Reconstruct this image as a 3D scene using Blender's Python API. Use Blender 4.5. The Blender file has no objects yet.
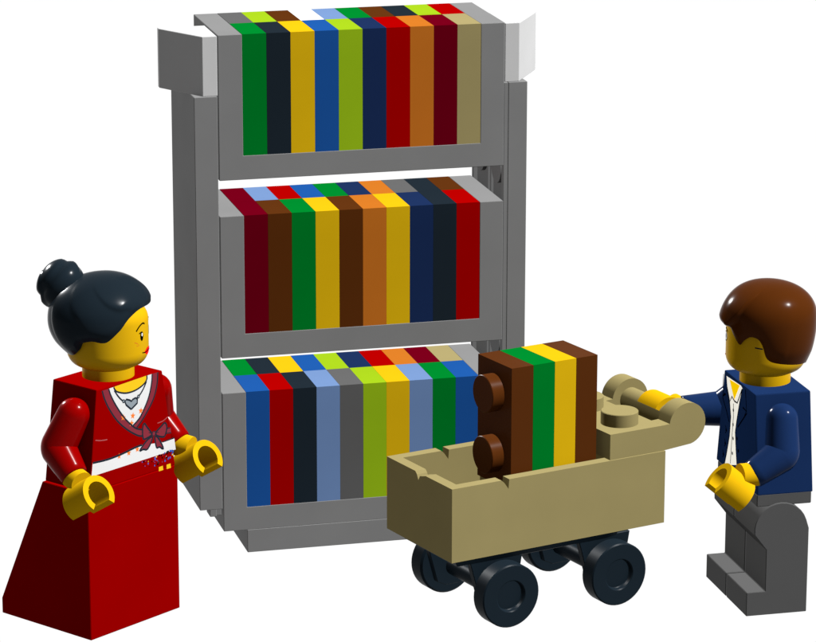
import bpy, bmesh, math, random
from mathutils import Vector, Matrix
random.seed(7)
S = 0.1                      # model is written in millimetres, one Blender unit is a centimetre
scene = bpy.context.scene
COL = scene.collection

# ---------------------------------------------------------------- materials
def lin(h):
    h = h.lstrip('#')
    out = []
    for i in (0, 2, 4):
        c = int(h[i:i+2], 16) / 255
        out.append(c/12.92 if c <= .04045 else ((c+.055)/1.055)**2.4)
    return out
GAIN = 1.625                 # every surface is this much darker than the lamps' strength would suggest
F0 = 1.64                    # radiance of a white face that looks straight ahead out of the shelf
def mat(name, hexcol, div=F0, rough=.45, spec=0.0, var=.035, scale=1.1, bump=0.0):
    m = bpy.data.materials.new(name); m.use_nodes = True
    nt = m.node_tree; b = nt.nodes['Principled BSDF']
    rgb = [c/(div*GAIN) for c in lin(hexcol)]
    tc = nt.nodes.new('ShaderNodeTexCoord')
    nz = nt.nodes.new('ShaderNodeTexNoise'); nz.inputs['Scale'].default_value = scale
    nz.inputs['Detail'].default_value = 4
    nt.links.new(tc.outputs['Object'], nz.inputs['Vector'])
    rp = nt.nodes.new('ShaderNodeMapRange')
    rp.inputs['From Min'].default_value = .3; rp.inputs['From Max'].default_value = .7
    rp.inputs['To Min'].default_value = 1-var; rp.inputs['To Max'].default_value = 1+var
    nt.links.new(nz.outputs['Fac'], rp.inputs['Value'])
    mx = nt.nodes.new('ShaderNodeVectorMath'); mx.operation = 'SCALE'
    mx.inputs[0].default_value = rgb
    nt.links.new(rp.outputs['Result'], mx.inputs['Scale'])
    nt.links.new(mx.outputs[0], b.inputs['Base Color'])
    b.inputs['Roughness'].default_value = rough
    b.inputs['Specular IOR Level'].default_value = spec
    if bump:
        n2 = nt.nodes.new('ShaderNodeTexNoise'); n2.inputs['Scale'].default_value = 14
        nt.links.new(tc.outputs['Object'], n2.inputs['Vector'])
        bp = nt.nodes.new('ShaderNodeBump'); bp.inputs['Strength'].default_value = bump; bp.inputs['Distance'].default_value = .01
        nt.links.new(n2.outputs['Fac'], bp.inputs['Height']); nt.links.new(bp.outputs[0], b.inputs['Normal'])
    return m
BOOK = {n: mat('plastic_'+n.replace(' ', '_'), h) for n, h in {
    'green': '#00641F', 'black': '#171F26', 'yellow': '#B8940C', 'blue': '#15427F', 'lime': '#7C9A14',
    'navy': '#142344', 'red': '#860000', 'orange': '#A05A1A', 'dark red': '#55000F', 'tan': '#857A52',
    'brown': '#48240A', 'light blue': '#5A7299', 'grey': '#4E4E4E', 'white': '#C6C6C6'}.items()}
FRAME = mat('shelf_grey_plastic', '#6F6F6F')
SLOPE = mat('pale_grey_plastic', '#B0B0B0')
TAN = mat('tan_plastic', '#837850')
DARK = mat('black_plastic', '#141D24', rough=.35, spec=.012)
CBROWN = mat('cart_brown_plastic', '#48240A', rough=.35, spec=.008)
RED = mat('red_plastic', '#9A0000', 2.64, rough=.19, spec=.022)
REDSK = mat('red_skirt_plastic', '#9A0000', 2.64)
SKIN = mat('yellow_plastic', '#BE940A', rough=.3, spec=.015)
HAND = mat('yellow_hand_plastic', '#BE940A')
HAIRB = mat('black_hair_plastic', '#161F26', rough=.2, spec=.018)
HAIRN = mat('brown_hair_plastic', '#452107', rough=.2, spec=.012)
NAVY = mat('navy_sleeve_plastic', '#13264A', rough=.17, spec=.016)
NAVYM = mat('navy_jacket_plastic', '#13264A')
LEGS = mat('grey_trouser_plastic', '#4D4D4D', var=.02)
P_WHITE = mat('white_print', '#F0F0F0', 2.6)
P_MAROON = mat('maroon_print', '#8E3340', 2.6)
P_DARK = mat('dark_line_print', '#252D38', 2.6)
P_GREY = mat('silver_print', '#9AA4AC', 2.6)
P_ORANGE = mat('orange_print', '#FF8A3C', 2.6)
P_SKIN = mat('yellow_print', '#FFD024', 2.6)
P_CREASE = mat('pink_crease_print', '#B05A5C', 2.6)
P_BLACK = mat('black_print', '#050505', 2.6)
P_LIP = mat('red_lip_print', '#F01818', 2.0)
P_BLUSH = mat('blush_print', '#C87820', 2.0)
P_EYE = mat('eye_white_print', '#F4F4F4', 2.0)
P_BLUE = mat('blue_print', '#3A62C8', 2.6)
P_SHIRT = mat('shirt_white_print', '#F8F6EC', 1.03)
P_SSKIN = mat('neck_yellow_print', '#FFD000', 1.03)
P_JLINE = mat('jacket_line_print', '#000004', 1.6)

# ---------------------------------------------------------------- mesh builder
class MB:
    def __init__(self):
        self.bm = bmesh.new(); self.mi = 0
    def face(self, vs):
        try:
            f = self.bm.faces.new(vs); f.material_index = self.mi; return f
        except ValueError:
            return None
    def poly(self, pts):
        return self.face([self.bm.verts.new(p) for p in pts])
    def box(self, x0, x1, y0, y1, z0, z1):
        return self.prism([(x0, y0), (x1, y0), (x1, y1), (x0, y1)], 'z', z0, z1)
    def prism(self, pts, axis, a, b, pts2=None):
        f = {'z': lambda p, t: (p[0], p[1], t), 'x': lambda p, t: (t, p[0], p[1]), 'y': lambda p, t: (p[0], t, p[1])}[axis]
        A = [self.bm.verts.new(f(p, a)) for p in pts]; B = [self.bm.verts.new(f(p, b)) for p in (pts2 or pts)]
        fs = [self.face(A[::-1]), self.face(B)]
        n = len(A)
        for i in range(n): fs.append(self.face([A[i], A[(i+1) % n], B[(i+1) % n], B[i]]))
        return fs
    def loft(self, rings, cap=True):
        R = [[self.bm.verts.new(p) for p in r] for r in rings]
        for a, b in zip(R, R[1:]):
            n = len(a)
            for i in range(n): self.face([a[i], a[(i+1) % n], b[(i+1) % n], b[i]])
        if cap:
            self.face(R[0][::-1]); self.face(R[-1])
        return R
    def cyl(self, p0, p1, r0, r1=None, seg=40, cap=True):
        r1 = r0 if r1 is None else r1
        p0, p1 = Vector(p0), Vector(p1); d = (p1-p0).normalized(); u, v = frame(d)
        ring = lambda p, r: [p+u*(r*math.cos(t))+v*(r*math.sin(t)) for t in angs(seg)]
        return self.loft([ring(p0, r0), ring(p1, r1)], cap)
    def lathe(self, prof, c=(0, 0, 0), axis=(0, 0, 1), seg=48):
        c = Vector(c); d = Vector(axis).normalized(); u, v = frame(d)
        self.loft([[c+d*h+u*(r*math.cos(t))+v*(r*math.sin(t)) for t in angs(seg)] for r, h in prof])
    def tube(self, pts, radii, seg=28):
        pts = [Vector(p) for p in pts]; rings = []
        u = None
        for i, p in enumerate(pts):
            a = (pts[i]-pts[i-1]).normalized() if i else (pts[1]-pts[0]).normalized()
            b = (pts[i+1]-pts[i]).normalized() if i < len(pts)-1 else a
            d = (a+b).normalized()
            if u is None: u = frame(d)[0]
            u = (u-d*u.dot(d)).normalized(); v = d.cross(u)
            rings.append([p+u*(radii[i]*math.cos(t))+v*(radii[i]*math.sin(t)) for t in angs(seg)])
        self.loft(rings)
    def bevel(self, w=.08, ang=35, seg=1):
        bmesh.ops.recalc_face_normals(self.bm, faces=self.bm.faces)
        es = [e for e in self.bm.edges if len(e.link_faces) == 2 and e.calc_face_angle(0) > math.radians(ang)]
        if es: bmesh.ops.bevel(self.bm, geom=es, offset=w, offset_type='OFFSET', segments=seg, profile=.6, affect='EDGES', clamp_overlap=True)
    def build(self, name, mats, parent=None, smooth=None, recalc=True):
        if recalc: bmesh.ops.recalc_face_normals(self.bm, faces=self.bm.faces)
        bmesh.ops.scale(self.bm, vec=(S, S, S), verts=self.bm.verts)
        me = bpy.data.meshes.new(name); self.bm.to_mesh(me); self.bm.free()
        for m in (mats if isinstance(mats, (list, tuple)) else [mats]): me.materials.append(m)
        if smooth is not None:
            for p in me.polygons: p.use_smooth = True
            me.set_sharp_from_angle(angle=math.radians(smooth))
        o = bpy.data.objects.new(name, me); COL.objects.link(o)
        if parent: o.parent = parent
        return o
def angs(n): return [2*math.pi*i/n for i in range(n)]
def frame(d):
    u = d.cross(Vector((0, 0, 1)) if abs(d.z) < .9 else Vector((1, 0, 0))).normalized()
    return u, d.cross(u).normalized()
def thing(name, label, cat, loc=(0, 0, 0), rz=0, group=None):
    o = bpy.data.objects.new(name, None); COL.objects.link(o); o.empty_display_size = .2
    o.location = [c*S for c in loc]; o.rotation_euler = (0, 0, rz)
    tag(o, label, cat, group); return o
def tag(o, label, cat, group=None):
    o['label'] = label; o['category'] = cat
    if group: o['group'] = group
def ribbon(pts, w):
    """outline quads of a flat line of width w through 2D points"""
    P = [Vector(p) for p in pts]; L = []; R = []
    for i, p in enumerate(P):
        d = (P[min(i+1, len(P)-1)]-P[max(i-1, 0)]).normalized(); n = Vector((-d.y, d.x))*(w/2)
        L.append(p+n); R.append(p-n)
    return [(L[i], L[i+1], R[i+1], R[i]) for i in range(len(P)-1)]
def smoothline(pts, k=4):
    out = []
    for i in range(len(pts)-1):
        p0, p1, p2, p3 = (Vector(pts[max(i-1, 0)]), Vector(pts[i]), Vector(pts[i+1]), Vector(pts[min(i+2, len(pts)-1)]))
        for j in range(k):
            t = j/k
            out.append(.5*((2*p1)+(p2-p0)*t+(2*p0-5*p1+4*p2-p3)*t*t+(3*p1-p0-3*p2+p3)*t**3))
    out.append(Vector(pts[-1])); return out
class Print:
    """flat printed shapes laid on a wall; at(a, b, lift) gives the wall's own 3D point"""
    def __init__(self, mb, at): self.mb, self.at, self.k = mb, at, 0
    def fill(self, pts, mi, lift):
        self.mb.mi = mi
        f = self.mb.poly([self.at(p[0], p[1], lift) for p in pts])
        if f: f.normal_update(); bmesh.ops.triangulate(self.mb.bm, faces=[f])
    def line(self, pts, w, mi, lift, smooth=True):
        self.mb.mi = mi
        for q in ribbon(smoothline(pts) if smooth else pts, w): self.mb.poly([self.at(p[0], p[1], lift) for p in q])
    def disc(self, c, r, mi, lift, n=12, ry=None):
        self.fill([(c[0]+r*math.cos(t), c[1]+(ry or r)*math.sin(t)) for t in angs(n)], mi, lift)
    def star(self, c, r, mi, lift, rot=0):
        self.fill([(c[0]+(r if i % 2 == 0 else r*.45)*math.sin(rot+i*math.pi/5), c[1]+(r if i % 2 == 0 else r*.45)*math.cos(rot+i*math.pi/5)) for i in range(10)], mi, lift)
TR = {
 'w_white': [(4.26, 31.72), (4.59, 30.79), (5.43, 29.3), (6.8, 27.42), (8.19, 26.05), (9.47, 26.81), (10.59, 28.14), (11.34, 29.42), (11.81, 30.89), (11.95, 32.02)],
 'w_skin': [(5.14, 31.76), (5.31, 31.39), (5.83, 30.96), (7.24, 30.51), (8.85, 30.5), (10.3, 30.91), (10.96, 31.47), (10.97, 32.0)],
 'w_bandL': [(3.13, 31.71), (3.45, 30.66), (4.19, 29.19), (5.55, 27.31), (7.29, 25.74), (9.05, 24.62), (9.87, 24.37), (9.89, 25.19), (8.43, 25.81), (8.19, 26.05), (6.8, 27.42), (5.43, 29.3), (4.59, 30.79), (4.26, 31.72)],
 'w_bandR': [(11.95, 32.02), (11.81, 30.89), (11.34, 29.42), (10.59, 28.14), (9.47, 26.81), (8.3, 26.03), (8.9, 25.68), (9.82, 26.34), (10.93, 27.4), (12.05, 28.73), (12.75, 30.42), (12.97, 32.01)],
 'w_l1': [(3.13, 31.71), (3.45, 30.66), (4.19, 29.19), (5.55, 27.31), (7.29, 25.74), (9.05, 24.62), (9.87, 24.37)],
 'w_l2': [(4.26, 31.72), (4.59, 30.79), (5.43, 29.3), (6.8, 27.42), (8.19, 26.05), (8.9, 25.55), (9.89, 25.19)],
 'w_l3': [(11.95, 32.02), (11.81, 30.89), (11.34, 29.42), (10.59, 28.14), (9.47, 26.81), (8.3, 26.11)],
 'w_l4': [(12.97, 32.01), (12.75, 30.42), (12.05, 28.73), (10.93, 27.4), (9.82, 26.34), (8.9, 25.68)],
 'w_l5': [(5.14, 31.76), (5.31, 31.39), (5.83, 30.96), (7.24, 30.51), (8.85, 30.5), (10.3, 30.91), (10.96, 31.47), (10.97, 32.0)],
 'w_neck': [(5.2, 31.31), (5.92, 30.31), (6.75, 29.58), (7.92, 29.21), (9.36, 29.6), (10.28, 30.39), (10.88, 31.23)],
 'w_beads': [(6.75, 29.58), (9.36, 29.6)],
 'w_heart': [(8.0, 28.25), (7.16, 28.99), (6.93, 29.49), (7.22, 29.71), (7.75, 29.51), (8.1, 29.28), (8.32, 29.46), (8.82, 29.56), (9.14, 29.31), (9.09, 28.82)],
 'w_stars': [(6.62, 27.51), (8.3, 27.34), (9.74, 27.67), (8.02, 26.43)],
 'w_stars2': [(5.66, 22.72), (7.38, 22.74), (8.89, 22.86)],
 'w_loopL': [(11.47, 24.42), (10.69, 25.34), (10.24, 25.92), (9.9, 25.4), (9.94, 23.99), (10.66, 23.95), (11.39, 24.07)],
 'w_loopR': [(12.19, 24.34), (13.23, 24.89), (13.86, 25.2), (14.21, 24.54), (13.82, 23.51), (13.19, 23.49), (12.29, 23.92)],
 'w_knot': [(11.83, 24.24)],
 'w_tailL': [(11.38, 23.91), (10.47, 23.55), (9.25, 22.59), (9.9, 22.62), (10.69, 22.49), (11.63, 23.67)],
 'w_tailR': [(12.0, 23.72), (12.25, 22.33), (12.8, 22.26), (13.48, 21.83), (13.07, 22.8), (12.36, 23.74)],
 'w_sash': [(13.95, 24.33), (14.94, 24.31), (14.99, 23.61), (13.93, 23.75)],
 'w_waist': [(1.07, 22.93), (3.64, 22.78), (6.13, 22.9), (8.36, 23.17), (9.73, 23.19), (13.36, 22.74), (15.56, 22.78), (15.75, 21.24), (0.77, 21.25)],
 'w_wl': [(1.07, 22.93), (3.64, 22.78), (6.13, 22.9), (8.36, 23.17), (9.73, 23.24)],
 'w_wl2': [(13.36, 22.76), (15.56, 22.81)],
 'w_cr1': [(1.69, 25.7), (2.66, 25.45), (3.72, 25.33)],
 'w_cr2': [(12.62, 25.4), (13.61, 25.47), (14.53, 25.82)],
 'w_sq': [(12.55, 19.68), (13.28, 19.69), (13.34, 19.11), (12.54, 19.12), (13.94, 19.66), (14.68, 19.67), (14.74, 19.07), (13.97, 19.07)],
 'w_gl': [(9.31, 20.9), (15.7, 20.85), (15.79, 19.62), (14.02, 19.73), (11.11, 20.47)],
 'm_shirt': [(12.68, 28.24), (12.27, 26.86), (11.25, 25.48), (10.6, 23.37), (10.89, 20.78), (11.89, 17.96), (12.62, 16.27), (7.81, 17.73), (8.25, 19.48), (8.73, 21.84), (8.32, 23.41), (7.39, 26.17), (6.49, 28.28), (7.16, 28.5)],
 'm_skin': [(11.46, 28.13), (7.57, 28.39), (9.47, 25.94)],
 'm_lapL': [(13.72, 28.23), (13.9, 26.61), (13.83, 24.95), (12.33, 23.71), (11.14, 22.48)],
 'm_lapL2': [(13.86, 25.26), (12.74, 25.79), (13.46, 25.69)],
 'm_lapR': [(5.38, 28.49), (4.67, 25.51), (7.9, 22.75)],
 'm_lapR2': [(6.18, 25.89), (4.93, 25.8), (5.45, 24.87)],
 'm_colL': [(12.39, 26.82), (11.34, 25.0), (10.39, 26.14), (9.34, 25.82)],
 'm_colR': [(6.66, 28.13), (8.27, 25.87), (9.34, 25.82)],
 'm_plk': [(9.73, 25.39), (9.6, 23.66), (9.94, 21.06), (10.31, 17.18)],
 'm_e1': [(12.27, 26.86), (11.25, 25.48), (10.6, 23.37), (10.89, 20.78), (11.89, 17.96), (12.62, 16.27)],
 'm_e2': [(7.81, 17.73), (8.25, 19.48), (8.73, 21.84), (8.32, 23.41), (7.39, 26.17), (6.49, 28.28)],
 'm_but': [(9.67, 24.52), (9.64, 22.61), (9.5, 20.78), (9.64, 18.75)],
 'm_side': [(12.26, 21.11), (12.48, 19.26), (13.09, 17.6), (8.02, 21.21), (7.43, 19.73)],
}

# ---------------------------------------------------------------- setting: white floor that runs out of sight, its glow added
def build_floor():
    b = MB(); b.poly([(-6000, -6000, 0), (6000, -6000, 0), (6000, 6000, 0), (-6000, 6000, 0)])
    m = bpy.data.materials.new('white_glowing_floor'); m.use_nodes = True; nt = m.node_tree
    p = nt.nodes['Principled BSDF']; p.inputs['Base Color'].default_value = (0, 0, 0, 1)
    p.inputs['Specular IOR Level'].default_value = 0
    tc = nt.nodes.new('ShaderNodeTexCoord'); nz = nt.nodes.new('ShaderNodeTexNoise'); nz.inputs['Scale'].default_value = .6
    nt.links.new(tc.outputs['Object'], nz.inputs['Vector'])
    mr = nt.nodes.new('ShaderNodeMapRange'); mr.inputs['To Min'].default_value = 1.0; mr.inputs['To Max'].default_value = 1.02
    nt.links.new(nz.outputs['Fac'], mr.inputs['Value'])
    p.inputs['Emission Color'].default_value = (1, 1, 1, 1); nt.links.new(mr.outputs['Result'], p.inputs['Emission Strength'])  # added glow: whitens the ground, hides shadows and fills faces from below
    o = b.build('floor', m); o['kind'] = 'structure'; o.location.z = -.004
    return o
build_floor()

# ---------------------------------------------------------------- bookcase
W = 38.4
case = thing('bookcase', 'tall open grey bookcase with three shelves of colourful books', 'bookcase', (19.2, 8, 0))
def shift(o): o.location = (-19.2*S, -8*S, 0); return o      # parts are written from the front left corner
def column(left):
    """2x7 plate on its edge, studs towards the shelf ends"""
    b = MB(); z0, z1 = 6.4, 62.4; xi = .14 if left else .62
    sx = (lambda x: -x) if left else (lambda x: W+x)             # x counts outwards from the shelf end
    def bx(xa, xb, *r):
        a, c = sorted((sx(xa), sx(xb))); b.box(a, c, *r)
    bx(xi, 3.2, 0, 16, z0, z1)
    if left: bx(.9, 1.8, .3, 2.6, z0-1.1, z0); bx(.16, .9, .8, 2.6, z0-1.1, z0)
    b.bevel(.06)
    if not left:
        for k in range(7):
            for y in (4, 12): b.cyl((sx(xi+.05), y, z0+4+8*k), (sx(.1), y, z0+4+8*k), 2.4, seg=28)
        for y in (6.9, 8.4): bx(.3, xi+.05, y, y+.7, z0+.2, z1-.2)
        bx(.1, xi-.03, .12, 1.3, z0+.1, z1-.1); bx(.1, xi+.05, 14.9, 15.9, z0+.1, z1-.1)
    return shift(b.build('side_column', FRAME, case, smooth=30))
column(True); column(False)
def shelf(z):
    b = MB()
    prof = [(0, z), (W, z), (W, z+19.2), (W-3.2, z+19.2), (W-3.2, z+3.2), (3.2, z+3.2), (3.2, z+19.2), (0, z+19.2)]
    b.prism(prof, 'y', 0, 16); b.bevel(.06)
    return shift(b.build('shelf', FRAME, case))
for z in (3.2, 27.2, 51.2): shelf(z)
b = MB(); b.box(3.2, W-3.2, 0, 16, 0, 3.2); b.bevel(.06); shift(b.build('plinth', FRAME, case))
def wing(left):
    b = MB(); f = (lambda p: (-p[0], p[1])) if left else (lambda p: (W+p[0], p[1]))
    pts = [f(p) for p in ((.1, .02), (2.05, .02), (6.4, 7.2), (6.4, 8), (.1, 8))]
    b.prism(pts, 'z', 62.46, 70.3); b.bevel(.06)
    return shift(b.build('corner_slope', SLOPE, case))
wing(True); wing(False)

# ---------------------------------------------------------------- books on the shelves
ROWS = {
 'top': (54.4, ['green', 'black', 'yellow', 'blue', 'lime', 'navy', 'red', 'orange', 'dark red', 'tan'],
               ['grey', 'lime', 'brown', 'white', 'light blue', 'green', 'brown', 'black', 'lime', 'red']),
 'middle': (30.4, ['dark red', 'brown', 'green', 'yellow', 'brown', 'orange', 'yellow', 'navy', 'black', 'red'],
                  ['dark red', 'light blue', 'red', 'blue', 'green', 'navy', 'orange', 'grey', 'black', 'brown']),
 'bottom': (6.4, ['blue', 'red', 'black', 'light blue', 'grey', 'lime', 'yellow', 'light blue', 'green', 'blue'],
                 ['green', 'black', 'yellow', 'blue', 'lime', 'navy', 'red', 'orange', 'dark red', 'tan']),
}
def make_book_mesh():
    """a 1x2 plate on its side: a solid slab with a shallow hollow in its right cover"""
    b = MB(); t, d, h = 3.2, 8.0, 16.0; g = .012; w = 1.2
    b.box(-t/2+g, t/2-1.4, -d/2+g, d/2-g, 0, h)
    xa, xb = t/2-1.4, t/2-g
    b.box(xa, xb, -d/2+g, -d/2+w, 0, h); b.box(xa, xb, d/2-w, d/2-g, 0, h)
    b.box(xa, xb, -d/2+w, d/2-w, 0, w); b.box(xa, xb, -d/2+w, d/2-w, h-w, h)
    bmesh.ops.remove_doubles(b.bm, verts=b.bm.verts, dist=1e-4)
    return b
proto = make_book_mesh().build('book', BOOK['green'])
book_mesh = {}
for n in BOOK:
    me = proto.data.copy(); me.materials.clear(); me.materials.append(BOOK[n]); book_mesh[n] = me
first = True
for lev, (z, front, back) in ROWS.items():
    for rn, row, y in (('front', front, 4), ('back', back, 12)):
        for i, c in enumerate(row):
            o = proto if first else proto.copy()
            if not first: COL.objects.link(o)
            first = False
            o.data = book_mesh[c]
            o.location = ((3.2*(i+1)+1.6)*S, y*S, (z+.004)*S)
            l = row[i-1] if i else None; r = row[i+1] if i < 9 else None
            if l is None: where = 'first from the left, before the %s one' % r
            elif r is None: where = 'last on the right, after the %s one' % l
            else: where = 'between %s and %s' % (l, r)
            tag(o, '%s book, %s row, %s shelf, %s' % (c, rn, lev, where), 'book', 'books standing in two rows on each shelf')

# ---------------------------------------------------------------- book cart
CX, CY, CR = 21.128, -38.168, .281
def cart_world(x, y): return (CX+math.cos(CR)*x-math.sin(CR)*y, CY+math.sin(CR)*x+math.cos(CR)*y)
cw = cart_world(16, 8)
cart = thing('book_cart', 'tan four wheeled book cart with a push bar and four books aboard', 'cart', (cw[0], cw[1], 0), CR)
def cs(o): o.location = (-16*S, -8*S, 0); return o
ZB, ZT = 9.69, 19.34; wl = 1.5
def tub():
    b = MB(); L, D = 32.0, 16.0
    b.box(0, L, 0, D, ZB, ZB+1.6)
    def wall_x(y0, y1):            # long wall with one notch in its rim
        b.prism([(0, ZB+1.6), (L, ZB+1.6), (L, ZT), (8.35, ZT), (8.25, ZT-1.25), (7.6, ZT-.35), (7.2, ZT), (0, ZT)], 'y', y0, y1)
    wall_x(0, wl); wall_x(D-wl, D)
    b.prism([(wl, ZB+1.6), (D-wl, ZB+1.6), (D-wl, ZT), (8.9, ZT), (8.5, ZT-.35), (8.15, ZT-1.0), (7.8, ZT-.4), (6.7, ZT-.1), (6.4, ZT), (wl, ZT)], 'x', 0, wl)
    b.box(L-wl, L, wl, D-wl, ZB+1.6, ZT)
    bmesh.ops.remove_doubles(b.bm, verts=b.bm.verts, dist=1e-4)
    return cs(b.build('tub', TAN, cart))
tub()
b = MB(); b.box(9.9, 22.1, 1.7, 9.5, ZB+1.6, 17.08); b.bevel(.06); cs(b.build('inner_deck', TAN, cart))
# handle plate with two studs, two round lugs and the bar between them
def handle():
    b = MB(); zc, xc, r = 22.4, 35.45, 2.8
    z0, z1 = ZT+.02, 22.75
    b.box(23.55, 31.6, .15, 15.85, z0, z1)
    for y0, y1 in ((.15, 2.75), (13.25, 15.85)):
        prof = [(31.6, z0)]
        a0, a1 = math.radians(-78), math.radians(172)
        prof += [(xc+r*math.cos(a0+(a1-a0)*i/26), zc+r*math.sin(a0+(a1-a0)*i/26)) for i in range(27)]
        prof += [(31.6, z1)]
        b.prism(prof, 'y', y0, y1)
    bmesh.ops.remove_doubles(b.bm, verts=b.bm.verts, dist=1e-4)
    h = cs(b.build('handle_plate', TAN, cart, smooth=28))
    for y in (4, 12):
        b = MB(); b.lathe([(2.42, z1-.1), (2.42, z1+1.62), (2.34, z1+1.7)], (27.5, y, 0)); b.build('stud', TAN, h, smooth=40)
    b = MB(); b.cyl((xc, 2.6, zc), (xc, 13.4, zc), 1.6); b.build('push_bar', TAN, h, smooth=40)
handle()
def chassis():
    b = MB(); z0, z1 = 8.45, ZB-.02
    out = [(1, 1.0), (24.5, 1.0), (26.4, 1.5), (27.7, 2.8), (28.2, 4.6), (28.2, 11.4), (27.7, 13.2), (26.4, 14.5), (24.5, 15), (1, 15)]
    ins = [(16+(x-16)*.95, 8+(y-8)*.93) for x, y in out]
    b.prism(ins, 'z', z0, z1, out); 
    for x in AX:
        for y0, y1 in ((2.15, 3.1), (12.9, 13.85)):
            b.prism([(x-4.3, z0+.2), (x-2.5, 2.3), (x-1.2, 1.7), (x+1.2, 1.7), (x+2.5, 2.3), (x+3.6, z0+.2)], 'y', y0, y1)
    b.bevel(.08)
    return cs(b.build('chassis', DARK, cart))
AX = (8.25, 24.6); WR = 4.15
chassis()
for x in AX:
    b = MB(); b.cyl((x, 1.2, WR), (x, 14.8, WR), 1.25); cs(b.build('axle', DARK, cart, smooth=40))
def wheel():
    b = MB()          # round hub, flat tread, outer face dished in the middle; outer face looks to -y
    b.lathe([(.01, .75), (1.9, .75), (2.0, .65), (2.0, .12), (2.12, 0), (WR-.15, 0), (WR, .15), (WR, 2.3), (WR-.25, 2.6), (2.6, 2.6), (2.2, 2.9), (.01, 2.9)], (0, 0, 0), (0, 1, 0), 48)
    return b.build('wheel', DARK, cart, smooth=30)
w0 = wheel()
for i, (x, side) in enumerate([(AX[0], 0), (AX[1], 0), (AX[0], 1), (AX[1], 1)]):
    o = w0 if i == 0 else w0.copy()
    if i: COL.objects.link(o); o.parent = cart
    o.location = ((x-16)*S, ((-.9 if side == 0 else 16.9)-8)*S, WR*S)
    o.rotation_euler = (0, 0, math.pi if side else 0)
# books lying in the cart
BX, BY, BZ = 9.59, 1.6, 17.1
CB = [('brown', 'brown book in the cart at its left end with two round studs showing'),
      ('green', 'green book in the cart beside the studded brown one'),
      ('yellow', 'yellow book in the cart between the green and the brown one'),
      ('brown', 'plain brown book in the cart next to the push bar plate')]
for i, (c, lab) in enumerate(CB):
    p = cart_world(BX+3.2*i+1.6, BY+4)
    t = thing('book', lab, 'book', (p[0], p[1], BZ), CR, 'books standing in the cart')
    m = CBROWN if c == 'brown' else BOOK[c]
    make_book_mesh().build('cover', m, t)
    if i == 0:
        for zz in (4.0, 12.0):
            b = MB(); b.lathe([(2.42, 0), (2.42, 1.62), (2.34, 1.7)], (-1.65, 0, zz), (-1, 0, 0)); b.build('stud', m, t, smooth=40)

# ---------------------------------------------------------------- toy figures: shared shapes
def head_mesh(c, print_fn, parent, mats):
    """round head on its neck; features are printed on the skin around the angle given to print_fn"""
    b = MB()
    prof = [(3.25, -.1), (3.25, 1.35), (3.45, 1.5)]
    for i in range(1, 9):
        a = math.radians(90*i/8); prof.append((3.45+1.65*math.sin(a), 3.6-2.0*math.cos(a)))
    prof += [(5.1, 5.5), (5.1, 7.3)]
    for i in range(1, 9):
        a = math.radians(90*i/8); prof.append((3.3+1.8*math.cos(a), 7.3+2.0*math.sin(a)))
    prof += [(2.4, 9.32), (2.4, 10.6), (.01, 10.6)]
    b.lathe(prof, c, seg=72)
    return b.build('head', mats, parent, smooth=50)
def on_head(c, face_ang):
    """a = sideways mm along the skin (positive to the figure's left), z = height above the neck's foot"""
    def at(a, z, lift):
        t = face_ang+a/5.1; r = 5.1+lift
        if z < 3.6: r -= 1.65*(1-math.sin(math.acos(max(-1, min(1, (3.6-z)/2.0)))))
        return (c[0]+r*math.cos(t), c[1]+r*math.sin(t), c[2]+z)
    return at
def face_part(name, fn, c, ang, mats, parent):
    b = MB(); fn(Print(b, on_head(c, ang))); return b.build(name, mats, parent, recalc=False)
def arm(name, sh, el, wr, m, parent, rs=(2.05, 2.22, 1.75)):
    sh, el, wr = Vector(sh), Vector(el), Vector(wr); b = MB()
    d = (el-sh).normalized()
    pts = []; rad = []
    for i in range(8):                                  # domed shoulder
        a = math.radians(90*i/8); pts.append(sh-d*(rs[0]*math.cos(a))); rad.append(max(.02, rs[0]*math.sin(a)))
    pts.append(sh.copy()); rad.append(rs[0])
    e = (wr-el).normalized(); k = .45
    A, Bq = el-d*k, el+e*k
    n = 7
    for i in range(n+1):                                # tight round elbow
        t = i/n; pts.append(A*(1-t)**2+el*2*t*(1-t)+Bq*t*t); rad.append(rs[1])
    L = (wr-Bq).length
    for t in (.4, .8): pts.append(Bq.lerp(wr, t)); rad.append(rs[1]+(rs[2]-rs[1])*t)
    pts += [wr-e*.12, wr]; rad += [rs[2], rs[2]-.12]
    b.tube(pts, rad, 32)
    return b.build(name, m, parent, smooth=50)
def hand(c, axis, back, wrist, parent, L=4.2, ro=2.4, ri=1.6, gap=47):
    """clip hand: a thick C-shaped sleeve round `axis`, its closed side towards `back`, on a peg to `wrist`"""
    c, ax = Vector(c), Vector(axis).normalized()
    bk = Vector(back); bk = (bk-ax*bk.dot(ax)).normalized(); sd = ax.cross(bk)
    b = MB(); n = 34; a0 = math.radians(180-gap)
    prof = []
    for i in range(n+1):
        t = -a0+2*a0*i/n; prof.append((ro*math.cos(t), ro*math.sin(t)))
    for i in range(n+1):
        t = a0-2*a0*i/n; prof.append((ri*math.cos(t), ri*math.sin(t)))
    P = lambda p, h: c+bk*p[0]+sd*p[1]+ax*h
    A = [b.bm.verts.new(P(p, -L/2)) for p in prof]; B = [b.bm.verts.new(P(p, L/2)) for p in prof]
    N = len(prof)
    for i in range(N): b.face([A[i], A[(i+1) % N], B[(i+1) % N], B[i]])
    for i in range(n):
        j = N-1-i
        b.face([A[i], A[j], A[j-1], A[i+1]]); b.face([B[i], B[i+1], B[j-1], B[j]])
    w = Vector(wrist); tgt = c+bk*(ro-.35)
    b.cyl(w+(w-tgt).normalized()*.8, tgt, 1.5, 1.5, 28)
    return b.build('hand', HAND, parent, smooth=40)
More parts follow.
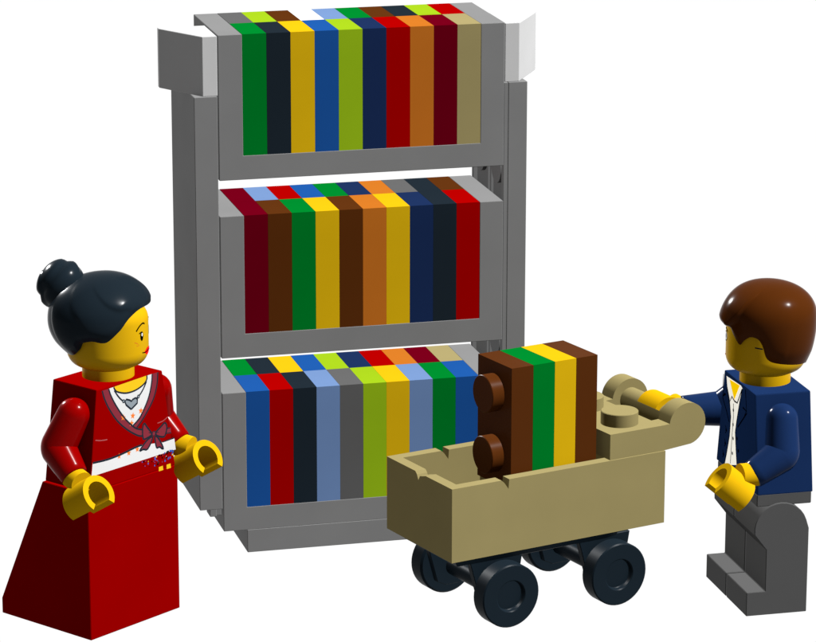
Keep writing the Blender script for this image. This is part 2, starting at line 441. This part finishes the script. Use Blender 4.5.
def lerp_table(tab, x):
    for (x0, y0), (x1, y1) in zip(tab, tab[1:]):
        if x <= x1:
            t = (x-x0)/max(1e-6, x1-x0)
            return y0+(y1-y0)*t
    return tab[-1][1]
def hair_shell(b, c, face_ang, line, R, zt, z0, pw, groove):
    """cap of moulded hair: line(psi) gives the height of its lower edge, R(psi) its widest radius"""
    nphi, nt = 240, 40; c = Vector(c); rings = []
    def pt(psi, r, z): return c+Vector((r*math.cos(face_ang+psi), r*math.sin(face_ang+psi), z))
    inner = []; edge = []
    for k in range(nphi):
        psi = -math.pi+2*math.pi*k/nphi; zh = line(psi)
        inner.append(pt(psi, 4.95, zh+.25))
    rings.append(inner)
    for j in range(nt):
        ring = []
        for k in range(nphi):
            psi = -math.pi+2*math.pi*k/nphi; zh = line(psi); Rm = R(psi)
            t = j/(nt-1); s = math.sin(t*math.pi/2)**.9
            z = zh+(zt-zh)*s
            if z >= z0:
                q = min(.9999, (z-z0)/(zt-z0)); r = Rm*max(0, 1-q**pw)**(1/pw)
            else: r = Rm-(Rm-5.35)*((z0-z)/(z0-min(zh, z0-.01)))**2*min(1, (z0-zh)/4)
            if t < .08: r -= .18*(1-t/.08)
            if j == nt-1: r = .05
            g = groove(psi, t) if 0 < j < nt-2 else 0
            ring.append(pt(psi, max(.05, r+g), z))
        rings.append(ring)
    b.loft(rings, cap=True)

# ---------------------------------------------------------------- woman in the red dress
WX, WY, WR_ = -22.745, -28.456, .61839
def wom_world(x, y): return (WX+math.cos(WR_)*x-math.sin(WR_)*y, WY+math.sin(WR_)*x+math.cos(WR_)*y)
ww = wom_world(8, 8)
wom = thing('toy_figure', 'toy figure of a woman with black hair bun and long red dress', 'toy figure', (ww[0], ww[1], 0), WR_)
def ws(o): o.location = (-8*S, -8*S, 0); return o
def skirt():
    b = MB(); b.prism([(0, 0), (16, 0), (16, 2.0), (8.0, 19.2), (0, 19.2)], 'x', 0, 16); b.bevel(.08)
    pr = Print(b, lambda x, z, l: (x, -l, z))
    for q in (TR['w_sq'][:4], TR['w_sq'][4:]): pr.fill(q, 1, .035)
    return ws(b.build('skirt', [REDSK, P_SKIN], wom, recalc=False))
skirt()
def torso_solid(b, x0, x1, y0, y1, z0, z1, ins_a, ins_b, axis):
    """block that narrows towards the shoulders along one axis"""
    if axis == 'x': top = [(x0+ins_a, y0), (x1-ins_b, y0), (x1-ins_b, y1), (x0+ins_a, y1)]
    else: top = [(x0, y0+ins_a), (x1, y0+ins_a), (x1, y1-ins_b), (x0, y1-ins_b)]
    b.prism([(x0, y0), (x1, y0), (x1, y1), (x0, y1)], 'z', z0, z1, top)
def wf(z): return .04+.26*(z-19.2)/12.8                       # the front leans back a little
def wtorso():
    b = MB()
    b.prism([(.4, .04), (15.6, .04), (15.6, 7.9), (.4, 7.9)], 'z', 19.2, 32, [(2.2, .3), (13.8, .3), (13.8, 7.9), (2.2, 7.9)]); b.bevel(.16, seg=2)
    p = Print(b, lambda x, z, l: (x, wf(z)-l, min(z, 31.95)))
    WH, MA, DK, OR, SK, CR = 1, 2, 3, 4, 5, 6
    p.fill(smoothline(TR['w_white'][:5])+smoothline(TR['w_white'][4:]), WH, .02)
    p.fill(smoothline(TR['w_skin']), SK, .035)
    p.fill(TR['w_bandL'], MA, .03); p.fill(TR['w_bandR'], MA, .04)
    for s in TR['w_stars']: p.star(s, .46, OR, .045, .2)
    for k in ('w_l1', 'w_l2', 'w_l3', 'w_l4', 'w_l5'): p.line(TR[k], .22, DK, .055)
    p.fill(TR['w_waist'], WH, .025)
    for s in TR['w_stars2']: p.star(s, .42, OR, .04, .1)
    p.line(TR['w_wl'], .26, DK, .05); p.line(TR['w_wl2'], .16, DK, .05)
    p.line(TR['w_cr1'], .14, CR, .03); p.line(TR['w_cr2'], .12, CR, .03)
    p.fill(TR['w_sash'], MA, .045); p.line(TR['w_sash'][:2], .13, DK, .06); p.line(TR['w_sash'][2:], .13, DK, .06)
    rnd = random.Random(5)                                       # speckled print under the belt
    for i in range(60):
        u = rnd.random()**.6; x = 9.0+6.2*u; z = 21.15+.02*(x-12)-rnd.random()**1.4*(.3+1.5*u*(1.15-u)*2)
        s = rnd.choice((.1, .15, .2, .24)); p.fill([(x, z), (x+s, z), (x+s, z+s), (x, z+s)], rnd.choice((3, 8, 8, 8, 7, 7, 5, 2, 1)), .03)
    t = ws(b.build('torso', [REDSK, P_WHITE, P_MAROON, P_DARK, P_ORANGE, P_SKIN, P_CREASE, P_BLUE, P_BLACK], wom, recalc=False))
    b = MB(); p = Print(b, lambda x, z, l: (x, wf(z)-l, z))
    p.line(TR['w_neck'], .22, 0, .07)
    for q in TR['w_beads']: p.disc(q, .26, 0, .075); p.disc(q, .13, 1, .085)
    h = TR['w_heart']; p.fill(h, 1, .09); p.line(h+[h[0]], .24, 0, .10, False)
    b.build('necklace', [P_DARK, P_GREY], t, recalc=False)
    b = MB(); p = Print(b, lambda x, z, l: (x, wf(z)-l, z))
    for k, l in (('w_tailL', .07), ('w_tailR', .08), ('w_loopL', .09), ('w_loopR', .10)):
        q = smoothline(TR[k]+[TR[k][0]], 3); p.fill(q[:-1], 0, l); p.line(q, .24, 1, l+.004, False)
    kx, kz = TR['w_knot'][0]
    p.disc((kx, kz), .36, 1, .115); p.disc((kx, kz), .24, 0, .12)
    for dx, dz in ((-.9, .35), (-.85, -.15), (.9, .5), (.9, 0)): p.line([(kx+dx*.4, kz+dz*.3), (kx+dx, kz+dz)], .1, 1, .118, False)
    b.build('bow', [P_MAROON, P_DARK], t, recalc=False)
wtorso()
for side in (0, 1):
    f = (lambda x, y, z: (x, y, z)) if side == 0 else (lambda x, y, z: (16-x, y, z))
    a = ws(arm('arm', f(.75, 2.9, 28.75), f(-.75, 4.3, 24.5), f(-1.25, .95, 21.6), RED, wom))
    hand(f(-1.7, -1.85, 19.35), (0, -.86, .51), f(0, .51, .86) if side == 0 else (0, .51, .86), f(-1.3, .75, 21.35), a)
HC = (8, 4, 31.95)
FA = math.radians(-59.9)
h = ws(head_mesh(HC, None, wom, SKIN))
def eye(sgn):
    def fn(p):
        x = sgn*1.75
        p.disc((x, 5.75), .34, 0, .03, 16, .62); p.disc((x+.06, 5.95), .14, 1, .045, 10, .22)
        p.line([(x+sgn*.1, 6.3), (x+sgn*.55, 6.15)], .16, 0, .04, False)
    return fn
def brow(sgn):
    def fn(p): p.line([(sgn*1.0, 7.15), (sgn*1.5, 7.35), (sgn*2.2, 7.1), (sgn*2.8, 6.55)], .2, 0, .03)
    return fn
def lips(p):
    up = [(-1.25, 3.55), (-.7, 3.85), (-.25, 4.02), (0, 3.9), (.25, 4.02), (.7, 3.85), (1.25, 3.55)]
    lo = [(-1.25, 3.55), (-.7, 3.2), (-.3, 3.02), (0, 3.0), (.3, 3.02), (.7, 3.2), (1.25, 3.55)]
    p.mb.mi = 0
    for i in range(6): p.mb.poly([p.at(*lo[i], .04), p.at(*lo[i+1], .04), p.at(*up[i+1], .04), p.at(*up[i], .04)])
    p.line([(-1.75, 3.62), (-1.0, 3.5), (0, 3.56), (1.0, 3.5), (1.75, 3.62)], .14, 1, .06)
def blush(s):
    def fn(p):
        p.line([(s*2.6, 4.95), (s*3.1, 5.2)], .12, 0, .03, False)
        p.line([(s*2.6, 4.95), (s*2.25, 4.7), (s*2.8, 4.65)], .09, 0, .032, False)
    return fn
for s in (-1, 1):
    face_part('eye', eye(s), HC, FA, [P_BLACK, P_EYE], h); face_part('eyebrow', brow(s), HC, FA, P_BLACK, h)
    face_part('cheek_blush', blush(s), HC, FA, P_BLUSH, h)
face_part('mouth', lips, HC, FA, [P_LIP, P_BLACK], h)
D = math.degrees
WL = smoothline([(0, 41.5), (29, 41.4), (48, 40.6), (60, 39.3), (74, 37.9), (83, 37.7), (94, 37.9), (109, 37.4), (117, 36.2), (135, 35.4), (181, 35.2)], 6)
def wline(psi): return lerp_table(WL, abs(D(psi)))-HC[2]
def wrad(psi):
    u = .5-.5*math.cos(psi); return 5.95+1.45*u
def ridge(e, w, soft):                                       # a lock that lies over the next one
    return math.exp(-(max(0, -e)/w)**2)/(1+math.exp(max(-40, min(40, e/soft))))
def wgroove(psi, t):
    g = 0
    for a0, k, amp, w in ((38, 120, .26, 22), (84, 95, .16, 26), (128, 40, .22, 24), (150, 30, .18, 16), (-55, -94, .42, 24), (-104, -60, .24, 26), (-140, -40, .3, 20)):
        s = 1 if a0 > 0 else -1
        e = s*((D(psi)-a0-k*(t-.2)+180) % 360-180)
        g += amp*ridge(e, w, 1.0)*min(1, t*3.5)*max(0, 1-t*1.12)
    return g
b = MB(); hair_shell(b, HC, FA, wline, wrad, 45.15-HC[2], 39.3-HC[2], 2.15, wgroove)
hr = ws(b.build('hair', HAIRB, wom, smooth=60))
def bun():
    b = MB(); bm = b.bm
    bc = Vector(HC)+Vector((5.75*math.cos(FA+math.pi), 5.75*math.sin(FA+math.pi), 43.4-HC[2]))
    bk = Vector((math.cos(FA+math.pi), math.sin(FA+math.pi), .75)).normalized()
    u, v = frame(bk); rings = []
    n, m = 60, 26
    for j in range(m):
        th = math.pi*(j+.02)/(m-.96); ring = []
        for i in range(n):
            ph = 2*math.pi*i/n
            # rolled bun: coils divided by soft creases that wind round it
            e1 = (math.degrees(ph)-40-th*50+180) % 360-180
            e2 = (math.degrees(ph)-200-th*50+180) % 360-180
            r = 2.95+.28*(ridge(e1, 95, 2)+ridge(e2, 95, 2))*math.sin(th)**.7
            r -= .3*math.exp(-((th-2.0)/.16)**2)
            ring.append(bc-bk*(r*math.cos(th)*.98)+u*(r*1.03*math.sin(th)*math.cos(ph))+v*(r*1.03*math.sin(th)*math.sin(ph)))
        rings.append(ring)
    b.loft(rings)
    return b.build('bun', HAIRB, hr, smooth=70)
bun()

# ---------------------------------------------------------------- man in the navy suit
MX, MY, MR = 67.506, -40.287, -.00747
def man_world(x, y): return (MX+math.cos(MR)*x-math.sin(MR)*y, MY+math.sin(MR)*x+math.cos(MR)*y)
mw = man_world(-4, 7.9)
man = thing('toy_figure', 'toy figure of a man with brown hair and navy suit pushing the tan cart', 'toy figure', (mw[0], mw[1], 0), MR)
def ms(o): o.location = (4*S, -7.9*S, 0); return o
def leg(y0, y1):
    b = MB(); cx, cz, r = -3.75, 11.3, 3.55
    prof = [(0, 0), (-8.13, 0), (-8.13, 3.19), (-5.65, 3.19), (-5.65, 8.7)]
    for i in range(15):
        a = math.radians(188-170*i/14); prof.append((cx+r*math.cos(a), cz+r*math.sin(a)))
    prof += [(0, 11.2)]
    b.prism(prof, 'y', y0, y1); b.bevel(.08, 40, 1)
    return ms(b.build('leg', LEGS, man, smooth=20))
leg(0, 7.6); leg(8.0, 15.7)
b = MB(); b.box(-7.0, .28, .25, 15.45, 14.45, 16.05); b.box(-5.6, -1.9, 7.0, 8.7, 9.5, 14.45)
b.prism([(-4.9, 9.3), (-6.1, 12.6), (-6.1, 14.45), (-1.6, 14.45), (-1.6, 9.3)], 'y', 7.68, 7.92); b.bevel(.1)
ms(b.build('hips', LEGS, man))
def mtorso():
    b = MB(); torso_solid(b, -7.06, .32, -.12, 15.9, 16.05, 28.8, 1.95, 2.3, 'y'); b.bevel(.16, seg=2)
    p = Print(b, lambda y, z, l: (-7.06-l, y, min(z, 28.75)))
    p.fill(TR['m_shirt'], 1, .02); p.fill(TR['m_skin'], 2, .035)
    for k in ('m_lapL', 'm_lapL2', 'm_lapR', 'm_lapR2', 'm_colL', 'm_colR', 'm_e1', 'm_e2'): p.line(TR[k], .22, 3, .05, False)
    p.line(TR['m_plk'], .16, 3, .045, False)
    for q in TR['m_but']: p.disc(q, .24, 3, .055, 10)
    for q in TR['m_side']: p.disc(q, .24, 3, .045, 8)
    for i, (y, z) in enumerate(TR['m_side'][:3]): p.line([(y+.35, z+.5), (y-.25, z), (y+.3, z-.5)], .16, 3, .04, False)
    return ms(b.build('torso', [NAVYM, P_SHIRT, P_SSKIN, P_JLINE], man, recalc=False))
mtorso()
la = ms(arm('arm', (-3.75, .85, 25.6), (-4.1, -.55, 21.5), (-8.3, -1.25, 19.2), NAVY, man))
hand((-11.35, -1.6, 17.85), (-.76, 0, .65), (.65, .05, .76), (-8.1, -1.25, 19.35), la)
ra = ms(arm('arm', (-3.9, 15.7, 25.0), (-6.0, 16.9, 22.6), (-11.6, 17.0, 22.7), NAVY, man, (2.1, 2.3, 1.9)))
bw = cart_world(35.45, 6.6)
bl = (bw[0]-MX, bw[1]-MY)                                   # the bar in the man's frame (his turn is tiny)
hand((bl[0], bl[1], 22.4), (-math.sin(CR), math.cos(CR), 0), (1, .25, .35), (-11.4, 17.0, 22.7), ra, ri=1.62)
MH = (-3.6, 7.9, 28.75)
MFA = math.radians(149)
h = ms(head_mesh(MH, None, man, SKIN))
def meye(sgn):
    def fn(p):
        x = sgn*1.75
        p.disc((x, 6.0), .62, 1, .03, 16, .55); p.disc((x, 6.0), .3, 0, .045, 12)
        p.line([(x+.7*math.cos(t), 6.0+.62*math.sin(t)) for t in angs(14)+[0]], .14, 0, .05, False)
    return fn
def mbrow(sgn):
    def fn(p): p.line([(sgn*.9, 6.75), (sgn*1.7, 7.0), (sgn*2.6, 6.7)], .26, 0, .03)
    return fn
def mmouth(p):
    p.line([(-1.5, 3.5), (-.6, 3.25), (.6, 3.25), (1.5, 3.5)], .22, 0, .04)
def mtemple(s):
    def fn(p): p.line([(s*7.6, 5.6), (s*8.1, 5.55), (s*8.6, 5.5)], .16, 0, .03, False)
    return fn
for s in (-1, 1):
    face_part('eye', meye(s), MH, MFA, [P_BLACK, P_EYE], h); face_part('eyebrow', mbrow(s), MH, MFA, P_BLACK, h)
face_part('mouth', mmouth, MH, MFA, mat('brown_mouth_print', '#7A2A10', 2.0), h)
for s in (-1, 1): face_part('temple_line', mtemple(s), MH, MFA, P_DARK, h)
ML = smoothline([(0, 36.8), (34, 36.7), (45, 35.6), (56, 34.5), (64, 35.2), (74, 35.8), (84, 35.6), (90, 34.7), (94, 33.4), (99, 32.8), (110, 32.4), (143, 31.9), (181, 31.5)], 6)
def mline(psi): return lerp_table(ML, min(180, abs(D(psi)-6.5)))-MH[2]
def mrad(psi):
    psi -= math.radians(6.5); u = .5-.5*math.cos(psi); return 5.55+.8*u**.7
def mgroove(psi, t):
    d = D(psi)-6.5; g = 0                                 # the hair sits a little askew on the head
    e = (d-(38+60*t)+180) % 360-180                       # the side parting: a lock that sweeps up and over
    g += .85*ridge(e, 45, .5)*max(0, 1-t*1.15)*min(1, .8+t*3)
    for a0, k in ((120, .3), (-90, -.3), (-140, -.2)):
        e = (d-a0-k*60*t+180) % 360-180; g += .08*ridge(e, 30, 1.5)*max(0, 1-t*1.2)
    return g
b = MB(); hair_shell(b, MH, MFA, mline, mrad, 41.9-MH[2], 37.2-MH[2], 2.25, mgroove)
ms(b.build('hair', HAIRN, man, smooth=60))

# ---------------------------------------------------------------- light, world, camera
w = bpy.data.worlds.new('World'); scene.world = w; w.use_nodes = True
bg = w.node_tree.nodes['Background']; bg.inputs['Color'].default_value = (1, 1, 1, 1); bg.inputs['Strength'].default_value = .4
tgt = Vector((2.2, -2.0, 2.5)); dist = 320.0
for nm, L, size in (('key_lamp', Vector((3.28, -1.97, 5.1)), 14), ('back_lamp', Vector((-.98, 2.47, 1.0)), 26)):
    ld = bpy.data.lights.new(nm, 'AREA'); ld.shape = 'DISK'; ld.size = size
    ld.energy = L.length*math.pi*math.pi*dist*dist
    ld.use_shadow = False
    lo = bpy.data.objects.new(nm, ld); COL.objects.link(lo)
    lo.location = tgt+L.normalized()*dist
    lo.rotation_euler = (-L).to_track_quat('-Z', 'Y').to_euler()
cd = bpy.data.cameras.new('camera'); co = bpy.data.objects.new('camera', cd); COL.objects.link(co)
co.location = (-87.35097*S, -434.90948*S, 151.6919*S)
co.rotation_euler = (1.307698928, -.0014103617, -.2531803337)
cd.sensor_width = 36; cd.lens = 3490.8367/816*36; cd.clip_start = 1; cd.clip_end = 5000
scene.camera = co
scene.render.engine = 'CYCLES'
scene.view_settings.view_transform = 'Standard'; scene.view_settings.look = 'None'
scene.view_settings.exposure = 0; scene.view_settings.gamma = 1
scene.cycles.max_bounces = 4
scene.cycles.use_denoising = True
